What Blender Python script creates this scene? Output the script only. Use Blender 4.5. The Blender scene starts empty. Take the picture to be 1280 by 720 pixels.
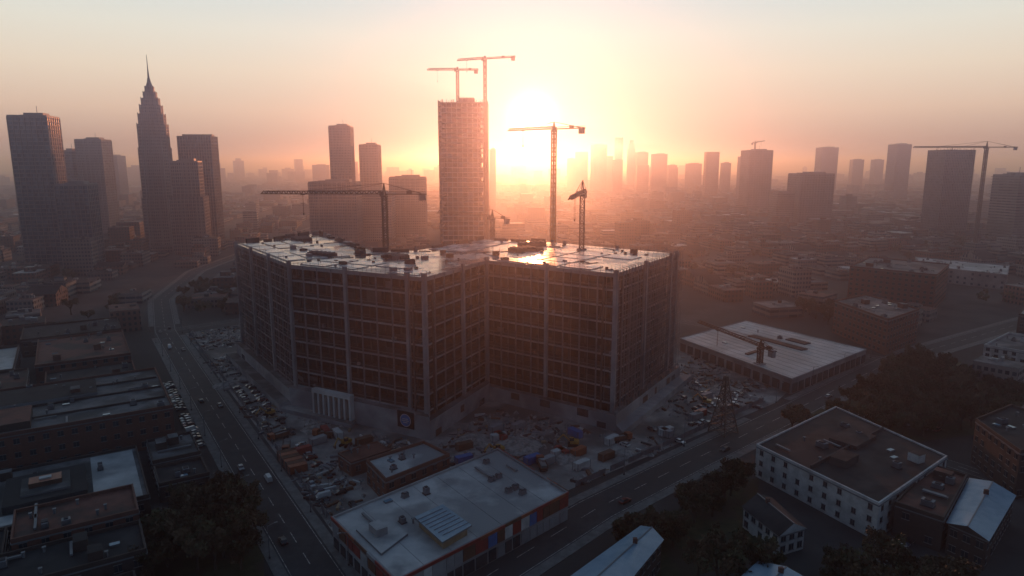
import bpy, math, random
from mathutils import Vector
sc=bpy.context.scene
sc.view_settings.view_transform='Standard'
sc.view_settings.look='None'
R=random.Random(7)
# ------------------------------------------------------------------ camera
cam=bpy.data.objects.new("camera",bpy.data.cameras.new("camera")); sc.collection.objects.link(cam)
cam.location=(0,0,100); cam.rotation_euler=(math.radians(79.7),0,0)
cam.data.lens=24; cam.data.clip_end=60000; cam.data.clip_start=1
sc.camera=cam
# ------------------------------------------------------------------ sky + sun
AZ=math.radians(1.7); EL=math.radians(3.7)
SD=Vector((math.sin(AZ)*math.cos(EL),math.cos(AZ)*math.cos(EL),math.sin(EL)))
w=bpy.data.worlds.new("World"); sc.world=w; w.use_nodes=True
nt=w.node_tree; bg=nt.nodes['Background']
sky=nt.nodes.new('ShaderNodeTexSky'); sky.sky_type='NISHITA'; sky.sun_disc=False
sky.sun_elevation=EL; sky.sun_rotation=AZ; sky.dust_density=0.4; sky.air_density=1.0; sky.ozone_density=3.0
hs=nt.nodes.new('ShaderNodeHueSaturation'); hs.inputs['Saturation'].default_value=0.8; hs.inputs['Value'].default_value=.14
nt.links.new(sky.outputs[0],hs.inputs['Color'])
tc=nt.nodes.new('ShaderNodeTexCoord')
dp=nt.nodes.new('ShaderNodeVectorMath'); dp.operation='DOT_PRODUCT'; dp.inputs[1].default_value=SD
nm=nt.nodes.new('ShaderNodeVectorMath'); nm.operation='NORMALIZE'
nt.links.new(tc.outputs['Generated'],nm.inputs[0]); nt.links.new(nm.outputs[0],dp.inputs[0])
mx=nt.nodes.new('ShaderNodeMath'); mx.operation='MAXIMUM'; mx.inputs[1].default_value=0; nt.links.new(dp.outputs['Value'],mx.inputs[0])
prev=hs.outputs['Color']
for n,col,k in ((3200,(1,.88,.68),20.0),(50,(1,.64,.40),.9)):
    pw=nt.nodes.new('ShaderNodeMath'); pw.operation='POWER'; pw.inputs[1].default_value=n; nt.links.new(mx.outputs[0],pw.inputs[0])
    sv=nt.nodes.new('ShaderNodeVectorMath'); sv.operation='SCALE'; sv.inputs[0].default_value=[c*k for c in col]
    nt.links.new(pw.outputs[0],sv.inputs['Scale'])
    ad=nt.nodes.new('ShaderNodeVectorMath'); ad.operation='ADD'
    nt.links.new(prev,ad.inputs[0]); nt.links.new(sv.outputs[0],ad.inputs[1]); prev=ad.outputs[0]
# pale dawn veil: warm gradient by elevation on the sun side, blue-grey on the opposite side
sx=nt.nodes.new('ShaderNodeSeparateXYZ'); nt.links.new(nm.outputs[0],sx.inputs[0])
gr=nt.nodes.new('ShaderNodeValToRGB'); e=gr.color_ramp.elements
e[0].position=0; e[0].color=(.34,.24,.28,1); e[1].position=1; e[1].color=(.08,.13,.21,1)
for p_,c_ in ((.03,(.52,.33,.30)),(.07,(.77,.54,.43)),(.12,(.86,.71,.57)),(.17,(.83,.79,.69)),(.22,(.70,.76,.75)),(.30,(.46,.54,.60)),(.5,(.20,.29,.41))):
    q_=gr.color_ramp.elements.new(p_); q_.color=(*c_,1)
nt.links.new(sx.outputs[2],gr.inputs[0])
gb=nt.nodes.new('ShaderNodeValToRGB'); e=gb.color_ramp.elements
e[0].position=0; e[0].color=(.085,.12,.19,1); e[1].position=.6; e[1].color=(.05,.09,.165,1)
nt.links.new(sx.outputs[2],gb.inputs[0])
az_=nt.nodes.new('ShaderNodeMapRange'); az_.interpolation_type='SMOOTHSTEP'; az_.inputs[1].default_value=-.35; az_.inputs[2].default_value=.85; az_.inputs[3].default_value=0; az_.inputs[4].default_value=1
nt.links.new(sx.outputs[1],az_.inputs[0])
mxg=nt.nodes.new('ShaderNodeMix'); mxg.data_type='RGBA'; nt.links.new(az_.outputs[0],mxg.inputs['Factor']); nt.links.new(gb.outputs[0],mxg.inputs['A']); nt.links.new(gr.outputs[0],mxg.inputs['B'])
s3=nt.nodes.new('ShaderNodeVectorMath'); s3.operation='SCALE'; s3.inputs['Scale'].default_value=8.5; nt.links.new(mxg.outputs['Result'],s3.inputs[0])
ad=nt.nodes.new('ShaderNodeVectorMath'); ad.operation='ADD'; nt.links.new(prev,ad.inputs[0]); nt.links.new(s3.outputs[0],ad.inputs[1]); prev=ad.outputs[0]
nt.links.new(prev,bg.inputs[0]); bg.inputs[1].default_value=0.11
L=bpy.data.lights.new("sun",'SUN'); L.energy=2.0; L.angle=math.radians(0.5); L.color=(1,.33,.15)
lo=bpy.data.objects.new("sun",L); sc.collection.objects.link(lo); lo.rotation_euler=SD.to_track_quat('Z','Y').to_euler()
# ------------------------------------------------------------------ materials
def mat(name,c1,c2=None,scale=0.2,rough=.8,metal=0,bump=0,detail=8,lo_=.35,hi=.65,rough2=None,coord='Object',c3=None,scale3=.03):
    m=bpy.data.materials.new(name); m.use_nodes=True; nt=m.node_tree; b=nt.nodes['Principled BSDF']
    b.inputs['Roughness'].default_value=rough; b.inputs['Metallic'].default_value=metal
    if rough>.7: b.inputs['Specular IOR Level'].default_value=.2
    b.inputs['Base Color'].default_value=(*c1,1)
    if c2 is None: return m
    tc=nt.nodes.new('ShaderNodeTexCoord'); no=nt.nodes.new('ShaderNodeTexNoise')
    no.inputs['Scale'].default_value=scale; no.inputs['Detail'].default_value=detail; no.inputs['Roughness'].default_value=.62
    nt.links.new(tc.outputs[coord],no.inputs['Vector'])
    cr=nt.nodes.new('ShaderNodeValToRGB'); cr.color_ramp.elements[0].position=lo_; cr.color_ramp.elements[1].position=hi
    cr.color_ramp.elements[0].color=(*c1,1); cr.color_ramp.elements[1].color=(*c2,1)
    nt.links.new(no.outputs['Fac'],cr.inputs[0]); out=cr.outputs[0]
    if c3:
        n3=nt.nodes.new('ShaderNodeTexNoise'); n3.inputs['Scale'].default_value=scale3; n3.inputs['Detail'].default_value=5
        nt.links.new(tc.outputs[coord],n3.inputs['Vector'])
        r3=nt.nodes.new('ShaderNodeMapRange'); r3.inputs[1].default_value=.48; r3.inputs[2].default_value=.58
        nt.links.new(n3.outputs['Fac'],r3.inputs[0])
        mi=nt.nodes.new('ShaderNodeMix'); mi.data_type='RGBA'; mi.inputs['B'].default_value=(*c3,1)
        nt.links.new(r3.outputs[0],mi.inputs['Factor']); nt.links.new(out,mi.inputs['A']); out=mi.outputs['Result']
    nt.links.new(out,b.inputs['Base Color'])
    if rough2 is not None:
        mr=nt.nodes.new('ShaderNodeMapRange'); mr.inputs[1].default_value=lo_; mr.inputs[2].default_value=hi
        mr.inputs[3].default_value=rough; mr.inputs[4].default_value=rough2
        nt.links.new(no.outputs['Fac'],mr.inputs[0]); nt.links.new(mr.outputs[0],b.inputs['Roughness'])
    if bump:
        bp=nt.nodes.new('ShaderNodeBump'); bp.inputs['Strength'].default_value=bump; bp.inputs['Distance'].default_value=.3
        nt.links.new(no.outputs['Fac'],bp.inputs['Height']); nt.links.new(bp.outputs[0],b.inputs['Normal'])
    return m
def mwin(name,wall,glass,bw=3.2,bh=3.6,fx=.55,fy=.5):
    """far-building wall with a window grid in metres (uv = metres along wall, height)"""
    m=bpy.data.materials.new(name); m.use_nodes=True; nt=m.node_tree; b=nt.nodes['Principled BSDF']
    uv=nt.nodes.new('ShaderNodeUVMap'); sp=nt.nodes.new('ShaderNodeSeparateXYZ'); nt.links.new(uv.outputs[0],sp.inputs[0])
    def cell(o,size,fr):
        d=nt.nodes.new('ShaderNodeMath'); d.operation='DIVIDE'; d.inputs[1].default_value=size; nt.links.new(o,d.inputs[0])
        f_=nt.nodes.new('ShaderNodeMath'); f_.operation='FRACT'; nt.links.new(d.outputs[0],f_.inputs[0])
        fl=nt.nodes.new('ShaderNodeMath'); fl.operation='FLOOR'; nt.links.new(d.outputs[0],fl.inputs[0])
        l=nt.nodes.new('ShaderNodeMath'); l.operation='LESS_THAN'; l.inputs[1].default_value=fr; nt.links.new(f_.outputs[0],l.inputs[0])
        return l.outputs[0],fl.outputs[0]
    a,fa=cell(sp.outputs[0],bw,fx); c,fc=cell(sp.outputs[1],bh,fy)
    mu=nt.nodes.new('ShaderNodeMath'); mu.operation='MULTIPLY'; nt.links.new(a,mu.inputs[0]); nt.links.new(c,mu.inputs[1])
    cb=nt.nodes.new('ShaderNodeCombineXYZ'); nt.links.new(fa,cb.inputs[0]); nt.links.new(fc,cb.inputs[1])
    wn=nt.nodes.new('ShaderNodeTexWhiteNoise'); wn.noise_dimensions='2D'; nt.links.new(cb.outputs[0],wn.inputs['Vector'])
    cr=nt.nodes.new('ShaderNodeValToRGB'); cr.color_ramp.elements[0].color=(*[g*.5 for g in glass],1); cr.color_ramp.elements[1].color=(*[min(1,g*2.2) for g in glass],1)
    nt.links.new(wn.outputs['Value'],cr.inputs[0])
    tco=nt.nodes.new('ShaderNodeTexCoord'); no=nt.nodes.new('ShaderNodeTexNoise'); no.inputs['Scale'].default_value=.02; no.inputs['Detail'].default_value=6
    nt.links.new(tco.outputs['Object'],no.inputs['Vector'])
    wr=nt.nodes.new('ShaderNodeValToRGB'); wr.color_ramp.elements[0].color=(*[g*.55 for g in wall],1); wr.color_ramp.elements[1].color=(*[g*1.4 for g in wall],1)
    wr.color_ramp.elements[0].position=.35; wr.color_ramp.elements[1].position=.65
    nt.links.new(no.outputs['Fac'],wr.inputs[0])
    mi=nt.nodes.new('ShaderNodeMix'); mi.data_type='RGBA'
    nt.links.new(mu.outputs[0],mi.inputs['Factor']); nt.links.new(wr.outputs[0],mi.inputs['A']); nt.links.new(cr.outputs[0],mi.inputs['B'])
    nt.links.new(mi.outputs['Result'],b.inputs['Base Color'])
    mr=nt.nodes.new('ShaderNodeMapRange'); mr.inputs[3].default_value=.8; mr.inputs[4].default_value=.15
    nt.links.new(mu.outputs[0],mr.inputs[0]); nt.links.new(mr.outputs[0],b.inputs['Roughness'])
    return m
def mrib(name,c1,c2,scale,ang=0,rough=.4,metal=.3):
    m=mat(name,c1,c2,.25,rough,metal); nt=m.node_tree; b=nt.nodes['Principled BSDF']
    uv=nt.nodes.new('ShaderNodeUVMap'); wv=nt.nodes.new('ShaderNodeTexWave'); wv.inputs['Scale'].default_value=scale; wv.inputs['Distortion'].default_value=0
    mp=nt.nodes.new('ShaderNodeMapping'); mp.inputs['Rotation'].default_value=(0,0,ang)
    nt.links.new(uv.outputs[0],mp.inputs[0]); nt.links.new(mp.outputs[0],wv.inputs['Vector'])
    bp=nt.nodes.new('ShaderNodeBump'); bp.inputs['Strength'].default_value=.8; bp.inputs['Distance'].default_value=.12
    nt.links.new(wv.outputs['Fac'],bp.inputs['Height']); nt.links.new(bp.outputs[0],b.inputs['Normal'])
    return m
def mbrick(name,c1,c2,mortar):
    m=mat(name,c1,c2,.3); nt=m.node_tree; b=nt.nodes['Principled BSDF']
    uv=nt.nodes.new('ShaderNodeUVMap'); br=nt.nodes.new('ShaderNodeTexBrick'); br.inputs['Scale'].default_value=1
    br.inputs['Brick Width'].default_value=.6; br.inputs['Row Height'].default_value=.25; br.inputs['Mortar Size'].default_value=.02
    br.inputs['Color1'].default_value=(*c1,1); br.inputs['Color2'].default_value=(*c2,1); br.inputs['Mortar'].default_value=(*mortar,1)
    nt.links.new(uv.outputs[0],br.inputs['Vector'])
    old=b.inputs['Base Color'].links[0].from_socket
    mi=nt.nodes.new('ShaderNodeMix'); mi.data_type='RGBA'; mi.inputs['Factor'].default_value=.5
    nt.links.new(old,mi.inputs['A']); nt.links.new(br.outputs['Color'],mi.inputs['B']); nt.links.new(mi.outputs['Result'],b.inputs['Base Color'])
    return m
M={}
M['ground']=mat('city_ground',(.03,.03,.032),(.085,.08,.078),.03,.9,c3=(.045,.045,.044),scale3=.008)
M['dirt']=mat('site_dirt',(.15,.14,.135),(.37,.345,.325),.09,.85,bump=.5,detail=12,c3=(.12,.115,.11),scale3=.035)
M['asphalt']=mat('asphalt',(.036,.038,.042),(.065,.066,.068),.25,.75,c3=(.048,.048,.05),scale3=.06)
M['pave']=mat('pavement',(.11,.108,.105),(.19,.185,.18),.4,.8)
M['paint']=mat('road_paint',(.6,.6,.58),(.12,.12,.12),1.2,.6,lo_=.4,hi=.6)
M['conc']=mat('concrete',(.22,.22,.23),(.38,.375,.38),.12,.8,bump=.1,c3=(.19,.19,.20),scale3=.06)
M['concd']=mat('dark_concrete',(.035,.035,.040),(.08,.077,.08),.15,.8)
M['void']=mat('painted_interior_shade',(.008,.008,.009),(.022,.021,.023),.1,.9)  # near-black colour stands in for the unlit interior behind openings
M['floor']=mat('shade_dark_floor_slab',(.028,.027,.03),(.085,.08,.08),.12,.9)  # floor tops coloured dark so the open storeys look deep in shade
M['steel']=mat('primed_steel',(.11,.115,.13),(.19,.19,.21),.4,.55,.2)
M['roofwet']=mat('wet_roof_concrete',(.07,.07,.075),(.30,.29,.29),.09,.09,0,.0,10,.42,.56,rough2=.34,c3=(.22,.21,.21),scale3=.05)
M['roofplate']=mat('roof_plate',(.38,.38,.38),(.58,.57,.56),.12,.17,0,0,8,.4,.6,rough2=.34)
M['roofdark']=mat('bitumen_roof',(.020,.020,.023),(.058,.055,.056),.18,.85,c3=(.036,.036,.038),scale3=.07)
M['rooflight']=mat('pale_roof_membrane',(.30,.31,.32),(.50,.50,.50),.10,.6,0,0,10,c3=(.23,.24,.25),scale3=.06)
M['roofgrey']=mat('grey_roof_membrane',(.10,.10,.105),(.22,.21,.21),.16,.8,c3=(.07,.07,.07),scale3=.07)
M['roofred']=mat('red_oxide_roof',(.12,.055,.045),(.20,.09,.07),.2,.8,c3=(.07,.05,.045),scale3=.08)
M['slab']=mat('slab_concrete',(.40,.39,.38),(.60,.58,.56),.08,.65,0,0,9,c3=(.34,.33,.32),scale3=.03)
M['brick']=mbrick('red_brick',(.20,.085,.06),(.13,.06,.045),(.18,.16,.15))
M['brickd']=mbrick('dark_brick',(.10,.07,.06),(.06,.045,.04),(.1,.1,.1))
M['white']=mat('white_render',(.36,.355,.35),(.58,.57,.56),.35,.75)
M['blueroof']=mrib('blue_metal_roof',(.18,.30,.42),(.28,.41,.52),1.0)
M['glass']=mat('window_glass',(.02,.025,.03),(.05,.06,.07),.6,.12)
M['skyglass']=mat('skylight_glass',(.10,.20,.28),(.18,.30,.38),.5,.15)
M['orange']=mat('orange_panel',(.36,.11,.05),(.24,.07,.04),.6,.5)
M['redpanel']=mat('red_panel',(.32,.05,.04),(.20,.04,.035),.6,.5)
M['bluepanel']=mat('blue_panel',(.04,.15,.42),(.05,.12,.28),.6,.4)
M['yellow']=mat('crane_yellow',(.45,.24,.05),(.35,.18,.04),.5,.5)
M['cranedark']=mat('crane_steel',(.10,.075,.06),(.15,.10,.08),.5,.5)
M['rust']=mat('rusty_steel',(.17,.085,.055),(.10,.06,.045),.5,.8)
M['rubble']=mat('rubble',(.14,.13,.12),(.38,.35,.33),.5,.9)
M['timber']=mat('timber',(.25,.17,.10),(.36,.26,.17),.7,.8)
M['rubber']=mat('tyre',(.02,.02,.02),(.03,.03,.03),2,.8)
M['bark']=mat('bark',(.06,.045,.035),(.10,.08,.06),2,.9)
M['leafA']=mat('leaves_olive',(.045,.05,.024),(.10,.09,.045),.5,.75)
M['leafB']=mat('leaves_brown',(.08,.055,.032),(.125,.085,.048),.5,.75)
M['grass']=mat('grass',(.035,.045,.02),(.075,.075,.04),.3,.9,c3=(.06,.05,.035),scale3=.1)
M['wA']=mwin('facade_brick_windows',(.15,.09,.075),(.04,.045,.05),3.0,3.4,.45,.5)
M['wB']=mwin('facade_concrete_windows',(.19,.18,.175),(.04,.045,.055),2.6,3.4,.6,.5)
M['wC']=mwin('facade_ribbon_windows',(.20,.195,.19),(.05,.06,.07),7.0,3.6,.93,.45)
M['tgl']=mwin('tower_curtain_glass',(.06,.08,.10),(.045,.065,.09),1.6,3.8,.9,.78)
M['tst']=mwin('tower_stone_windows',(.16,.155,.16),(.035,.045,.06),2.2,3.8,.5,.6)
M['trim']=mat('tower_trim',(.13,.14,.155),(.20,.205,.22),.1,.6)
# ------------------------------------------------------------------ mesh builder
class MB:
    def __init__(s): s.v=[];s.f=[];s.m=[];s.uv=[];s.mats=[]
    def mi(s,k):
        if k not in s.mats: s.mats.append(k)
        return s.mats.index(k)
    def face(s,pts,k,uv=None):
        n=len(s.v); s.v.extend(pts); s.f.append(tuple(range(n,n+len(pts)))); s.m.append(s.mi(k))
        s.uv.extend(uv if uv else [(p[0],p[1]) for p in pts])
    def prism(s,pts,z0,z1,kw,kt=None,bottom=False,zt=None):
        a=sum(pts[i][0]*pts[(i+1)%len(pts)][1]-pts[(i+1)%len(pts)][0]*pts[i][1] for i in range(len(pts)))
        if a<0: pts=pts[::-1]
        n=len(pts); u=0
        for i in range(n):
            p,q=pts[i],pts[(i+1)%n]; l=math.dist(p,q)
            s.face([(p[0],p[1],z0),(q[0],q[1],z0),(q[0],q[1],z1),(p[0],p[1],z1)],kw,[(u,z0),(u+l,z0),(u+l,z1),(u,z1)]); u+=l
        s.face([(p[0],p[1],z1) for p in pts],kt or kw)
        if bottom: s.face([(p[0],p[1],z0) for p in pts[::-1]],kw)
    def box(s,cx,cy,z0,sx,sy,sz,yaw,k,kt=None,bottom=True):
        c_,s_=math.cos(yaw),math.sin(yaw)
        s.prism([(cx+c_*x*sx/2-s_*y*sy/2,cy+s_*x*sx/2+c_*y*sy/2) for x,y in ((-1,-1),(1,-1),(1,1),(-1,1))],z0,z0+sz,k,kt,bottom)
    def beam(s,p,q,r,k,r2=None):
        p=Vector(p);q=Vector(q); d=(q-p)
        if d.length<1e-6: return
        d.normalize(); up=Vector((0,0,1)) if abs(d.z)<.9 else Vector((1,0,0))
        a=d.cross(up).normalized(); b=a.cross(d); r2=r2 if r2 is not None else r
        A=[p+a*r*x+b*r*y for x,y in ((-1,-1),(1,-1),(1,1),(-1,1))]; B=[q+a*r2*x+b*r2*y for x,y in ((-1,-1),(1,-1),(1,1),(-1,1))]
        for i in range(4):
            j=(i+1)%4; s.face([tuple(A[j]),tuple(A[i]),tuple(B[i]),tuple(B[j])],k)
        s.face([tuple(t) for t in A],k); s.face([tuple(t) for t in B[::-1]],k)
    def ring(s,pts,inn,z0,z1,k):
        n=len(pts)
        for i in range(n):
            j=(i+1)%n; s.prism([pts[i],pts[j],inn[j],inn[i]],z0,z1,k)
    def mesh(s,name):
        me=bpy.data.meshes.new(name); me.from_pydata([tuple(p) for p in s.v],[],s.f)
        for k in s.mats: me.materials.append(M[k])
        me.polygons.foreach_set('material_index',s.m)
        ul=me.uv_layers.new(name='UVMap'); fl=[]
        for u in s.uv: fl.extend((u[0],u[1]))
        ul.data.foreach_set('uv',fl); me.update(); return me
    def build(s,name):
        o=bpy.data.objects.new(name,s.mesh(name)); sc.collection.objects.link(o); return o
def inst(name,me,x,y,z=0,yaw=0,scl=1):
    o=bpy.data.objects.new(name,me); sc.collection.objects.link(o); o.location=(x,y,z); o.rotation_euler=(0,0,yaw); o.scale=(scl,)*3; return o
def ccw(p):
    a=sum(p[i][0]*p[(i+1)%len(p)][1]-p[(i+1)%len(p)][0]*p[i][1] for i in range(len(p)))
    return p if a>0 else p[::-1]
def inset(pts,d):
    pts=ccw(pts); n=len(pts); out=[]
    for i in range(n):
        p0=Vector(pts[i-1]);p1=Vector(pts[i]);p2=Vector(pts[(i+1)%n])
        a=(p1-p0).normalized();b=(p2-p1).normalized(); na=Vector((-a.y,a.x)); nb=Vector((-b.y,b.x))
        k=d/(1+na.dot(nb)); q=p1+(na+nb)*k; out.append((q.x,q.y))
    return out
def inpoly(x,y,P):
    r=False; n=len(P)
    for i in range(n):
        (x1,y1),(x2,y2)=P[i],P[(i+1)%n]
        if (y1>y)!=(y2>y) and x<(x2-x1)*(y-y1)/(y2-y1)+x1: r=not r
    return r
def segd(x,y,a,b):
    ax,ay=a;bx,by=b; t=max(0,min(1,((x-ax)*(bx-ax)+(y-ay)*(by-ay))/((bx-ax)**2+(by-ay)**2)))
    return math.hypot(x-ax-t*(bx-ax),y-ay-t*(by-ay))
# ------------------------------------------------------------------ ground, roads
g=MB(); g.face([(-30000,-800,0),(30000,-800,0),(30000,40000,0),(-30000,40000,0)],'ground'); g.build('ground')
MAIN=[(-140,345),(-90,273),(-31.5,241),(-10.8,286),(38.6,250),(74.4,307),(20.7,352),(-17,368),(-45,318),(-65,316),(-113,402)]
SITE=[(-38,157),(-46,168),(-100,252),(-196,398),(-150,440),(-60,440),(60,400),(88,372),(122,290),(112,277),(58,232),(14,195),(-26,147)]
g=MB(); g.face([(x,y,.004) for x,y in ccw(SITE)],'dirt'); g.build('construction_site_ground')
ROADS={'main_road':([(187,-208),(50,2),(-48,153),(-130,279),(-211,404),(-262,500),(-300,640),(-310,900),(-330,1500)],12),
 'cross_road':([(-200,-10),(-120,52),(-52,110),(-8,151),(24.5,186),(61,219),(112,264),(196,340),(346,438),(600,590),(1000,800)],13),
 'back_road':([(-211,404),(-172,440),(-110,474),(0,470),(110,430),(196,340)],9),
 'side_street':([(112,264),(150,215),(190,150)],7)}
def strip(mb,path,o0,o1,z,k,z0=None):
    n=len(path); L_=[];R_=[]
    for i in range(n):
        p=Vector(path[i]); a=(p-Vector(path[i-1])).normalized() if i else None; b=(Vector(path[i+1])-p).normalized() if i<n-1 else None
        t=(a or b) if (a is None or b is None) else (a+b).normalized()
        nr=Vector((t.y,-t.x)); sc_=1 if (a is None or b is None) else 1/max(.5,nr.dot(Vector((b.y,-b.x))))
        L_.append(p+nr*o0*sc_); R_.append(p+nr*o1*sc_)
    for i in range(n-1):
        q=[(L_[i].x,L_[i].y),(R_[i].x,R_[i].y),(R_[i+1].x,R_[i+1].y),(L_[i+1].x,L_[i+1].y)]
        if z0 is None: mb.face([(x,y,z) for x,y in ccw(q)],k)
        else: mb.prism(q,z0,z,k)
def dense(path,step=10):
    out=[]
    for a,b in zip(path,path[1:]):
        n=max(1,int(math.dist(a,b)/step))
        for i in range(n): out.append((a[0]+(b[0]-a[0])*i/n,a[1]+(b[1]-a[1])*i/n))
    out.append(path[-1]); return out
zz=.008
for nme,(pth,wd) in ROADS.items():
    mb=MB(); strip(mb,pth,-wd/2,wd/2,zz,'asphalt'); mb.build(nme); zz+=.004
    mk=MB(); h=wd/2
    for o in (-h+.5,h-.65): strip(mk,pth,o,o+.15,.03,'paint')
    dn=dense(pth,6)
    for i in range(0,len(dn)-1,2):
        if dn[i][1]<900: strip(mk,[dn[i],dn[i+1]],-.1,.1,.034,'paint')
    mk.build('road_markings')
    if nme in('main_road','cross_road'):
        pv=MB()
        for o0,o1 in ((-h-3,-h),(h,h+3)):
            cut=[p for p in dense(pth,8) if all(min(segd(p[0],p[1],a,b) for a,b in zip(q,q[1:]))>14 for kk,(q,_) in ROADS.items() if kk!=nme)]
            seg=[]
            for p in cut:
                if seg and math.dist(seg[-1],p)>14:
                    if len(seg)>1: strip(pv,seg,o0,o1,.13,'pave',0)
                    seg=[]
                seg.append(p)
            if len(seg)>1: strip(pv,seg,o0,o1,.13,'pave',0)
        pv.build('pavement')
# ------------------------------------------------------------------ main building under construction
H=60; NF=9; z1=9.5; fh=(H-z1)/8
mb=MB(); MAIN=ccw(MAIN)
lv=[z1+fh*i for i in range(9)]
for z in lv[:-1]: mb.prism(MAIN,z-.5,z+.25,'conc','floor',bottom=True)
mb.prism(MAIN,H-1.6,H,'conc','roofwet',bottom=True)
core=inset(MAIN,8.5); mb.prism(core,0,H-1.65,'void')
n=len(MAIN)
for i in range(n):
    p=Vector(MAIN[i]);q=Vector(MAIN[(i+1)%n]); d=(q-p); Ln=d.length; t=d.normalized(); nr=Vector((t.y,-t.x)); yaw=math.atan2(t.y,t.x)
    nb=max(1,round(Ln/7.6)); st=Ln/nb
    for j in range(nb+1):
        c_=p+t*st*j
        big=(j%4==0) or j==nb; wd=1.3 if big else .5
        cc=c_+nr*(.25 if big else -.1)
        mb.box(cc.x,cc.y,0.02,wd,wd,H-.3+(1.6 if big else 0),yaw,'conc' if big else 'steel')
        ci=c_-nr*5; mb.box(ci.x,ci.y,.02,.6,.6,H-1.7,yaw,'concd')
    for j in range(nb):
        for s_ in ((1/3,2/3) if i in(0,4) else ((.5,) if i==3 else ())):
            cc=p+t*st*(j+s_)+nr*.12
            mb.box(cc.x,cc.y,z1-(8 if i in (0,4) else 0),.16,.16,H-z1+(8 if i in(0,4) else 0)-.5,yaw,'steel')
        for k in range(8):
            za=lv[k]
            c_=p+t*st*(j+.5)
            r=R.random()
            if r<.12:
                hh=R.choice([fh-.95,fh*.45,fh*.3,fh*.3]); cc=c_-nr*R.choice([3.2,4.6,6.4])
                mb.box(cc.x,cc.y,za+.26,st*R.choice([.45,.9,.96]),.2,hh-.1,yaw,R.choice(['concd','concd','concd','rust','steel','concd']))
            if R.random()<.2:
                cc=p+t*st*(j+R.random())-nr*R.uniform(1,3); mb.box(cc.x,cc.y,za+.26,R.uniform(.8,2.2),1.2,R.uniform(.5,1.6),yaw+R.uniform(-.3,.3),R.choice(['concd','rust','conc','concd','steel']))
    for k in range(8):
        a=p-nr*.02;b=q-nr*.02
        mb.beam((a.x,a.y,lv[k]+1.35),(b.x,b.y,lv[k]+1.35),.05,'steel')
        if i in(0,4) :
            mb.beam((p.x+nr.x*.5,p.y+nr.y*.5,lv[k]+fh*.55),(q.x+nr.x*.5,q.y+nr.y*.5,lv[k]+fh*.55),.11,'steel')
    m_=int(Ln/2.2)
    for j in range(m_):
        c_=p+t*(Ln*j/m_)-nr*.4; mb.beam((c_.x,c_.y,H),(c_.x,c_.y,H+R.choice([1.2,1.2,1.2,2.4,3.0])),.05,'steel')
    for dz in (.6,1.2):
        mb.beam((p.x-nr.x*.4,p.y-nr.y*.4,H+dz),(q.x-nr.x*.4,q.y-nr.y*.4,H+dz),.05,'steel')
p=Vector(MAIN[4]);q=Vector(MAIN[5]); t=(q-p).normalized(); nr=Vector((t.y,-t.x))
for off in (1.6,3.0):
    for j in range(24):
        c_=p+t*(j*(q-p).length/23)+nr*off; mb.beam((c_.x,c_.y,0),(c_.x,c_.y,H+1.5),.08,'steel')
    for k in range(12):
        z=4.8*(k+1); a=p+nr*off;b=q+nr*off+t*2
        mb.beam((a.x,a.y,z),(b.x,b.y,z),.06,'steel')
pod=inset(MAIN,-3.2)
for i in range(n):
    j=(i+1)%n
    hgt={0:8.2,1:9.0,2:7.5,3:6.0,4:7.0}.get(i,7)
    mb.prism([pod[i],pod[j],MAIN[j],MAIN[i]],0,hgt,'conc','roofgrey')
pod2=inset(MAIN,-8)
mb.prism([pod2[4],pod2[5],pod[5],pod[4]],0,2.6,'conc','conc')
mb.prism([pod2[0],pod2[1],pod[1],pod[0]],0,3.0,'conc','roofgrey')
mb.prism([pod2[1],((pod2[1][0]+pod2[2][0])/2,(pod2[1][1]+pod2[2][1])/2),((pod[1][0]+pod[2][0])/2,(pod[1][1]+pod[2][1])/2),pod[1]],0,1.6,'conc','dirt')
for i in range(5):
    p=Vector(pod[i]);q=Vector(pod[(i+1)%n]); t=(q-p).normalized(); nr=Vector((t.y,-t.x)); yaw=math.atan2(t.y,t.x); Ln=(q-p).length
    s_=4
    while s_<Ln-6:
        wd=R.uniform(2,6)
        if R.random()<.6 and not(i==1 and 10<s_<68):
            c_=p+t*(s_+wd/2)+nr*.0; mb.box(c_.x,c_.y,R.choice([.1,2.8]),wd,.12,R.uniform(2.2,3.2),yaw,R.choice(['void','concd','glass','rust']))
        s_+=wd+R.uniform(1.5,6)
p=Vector(pod[1]);q=Vector(pod[2]); t=(q-p).normalized(); nr=Vector((t.y,-t.x)); yaw=math.atan2(t.y,t.x)
PC=25
c_=p+t*PC+nr*1.2; mb.box(c_.x,c_.y,0,20,2.4,1.0,yaw,'slab'); mb.box(c_.x,c_.y,10.2,20,2.4,1.6,yaw,'slab'); 
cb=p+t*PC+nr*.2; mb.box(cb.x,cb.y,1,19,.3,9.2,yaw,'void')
for k in range(8):
    c_=p+t*(PC-9.5+k*2.72)+nr*1.2; mb.box(c_.x,c_.y,1,.9,2.2,9.2,yaw,'slab')
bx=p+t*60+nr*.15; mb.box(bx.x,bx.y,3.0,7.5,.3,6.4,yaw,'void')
INS={}
def onroof(x,y,m=5):
    if m not in INS: INS[m]=inset(MAIN,m)
    return inpoly(x,y,INS[m])
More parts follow.
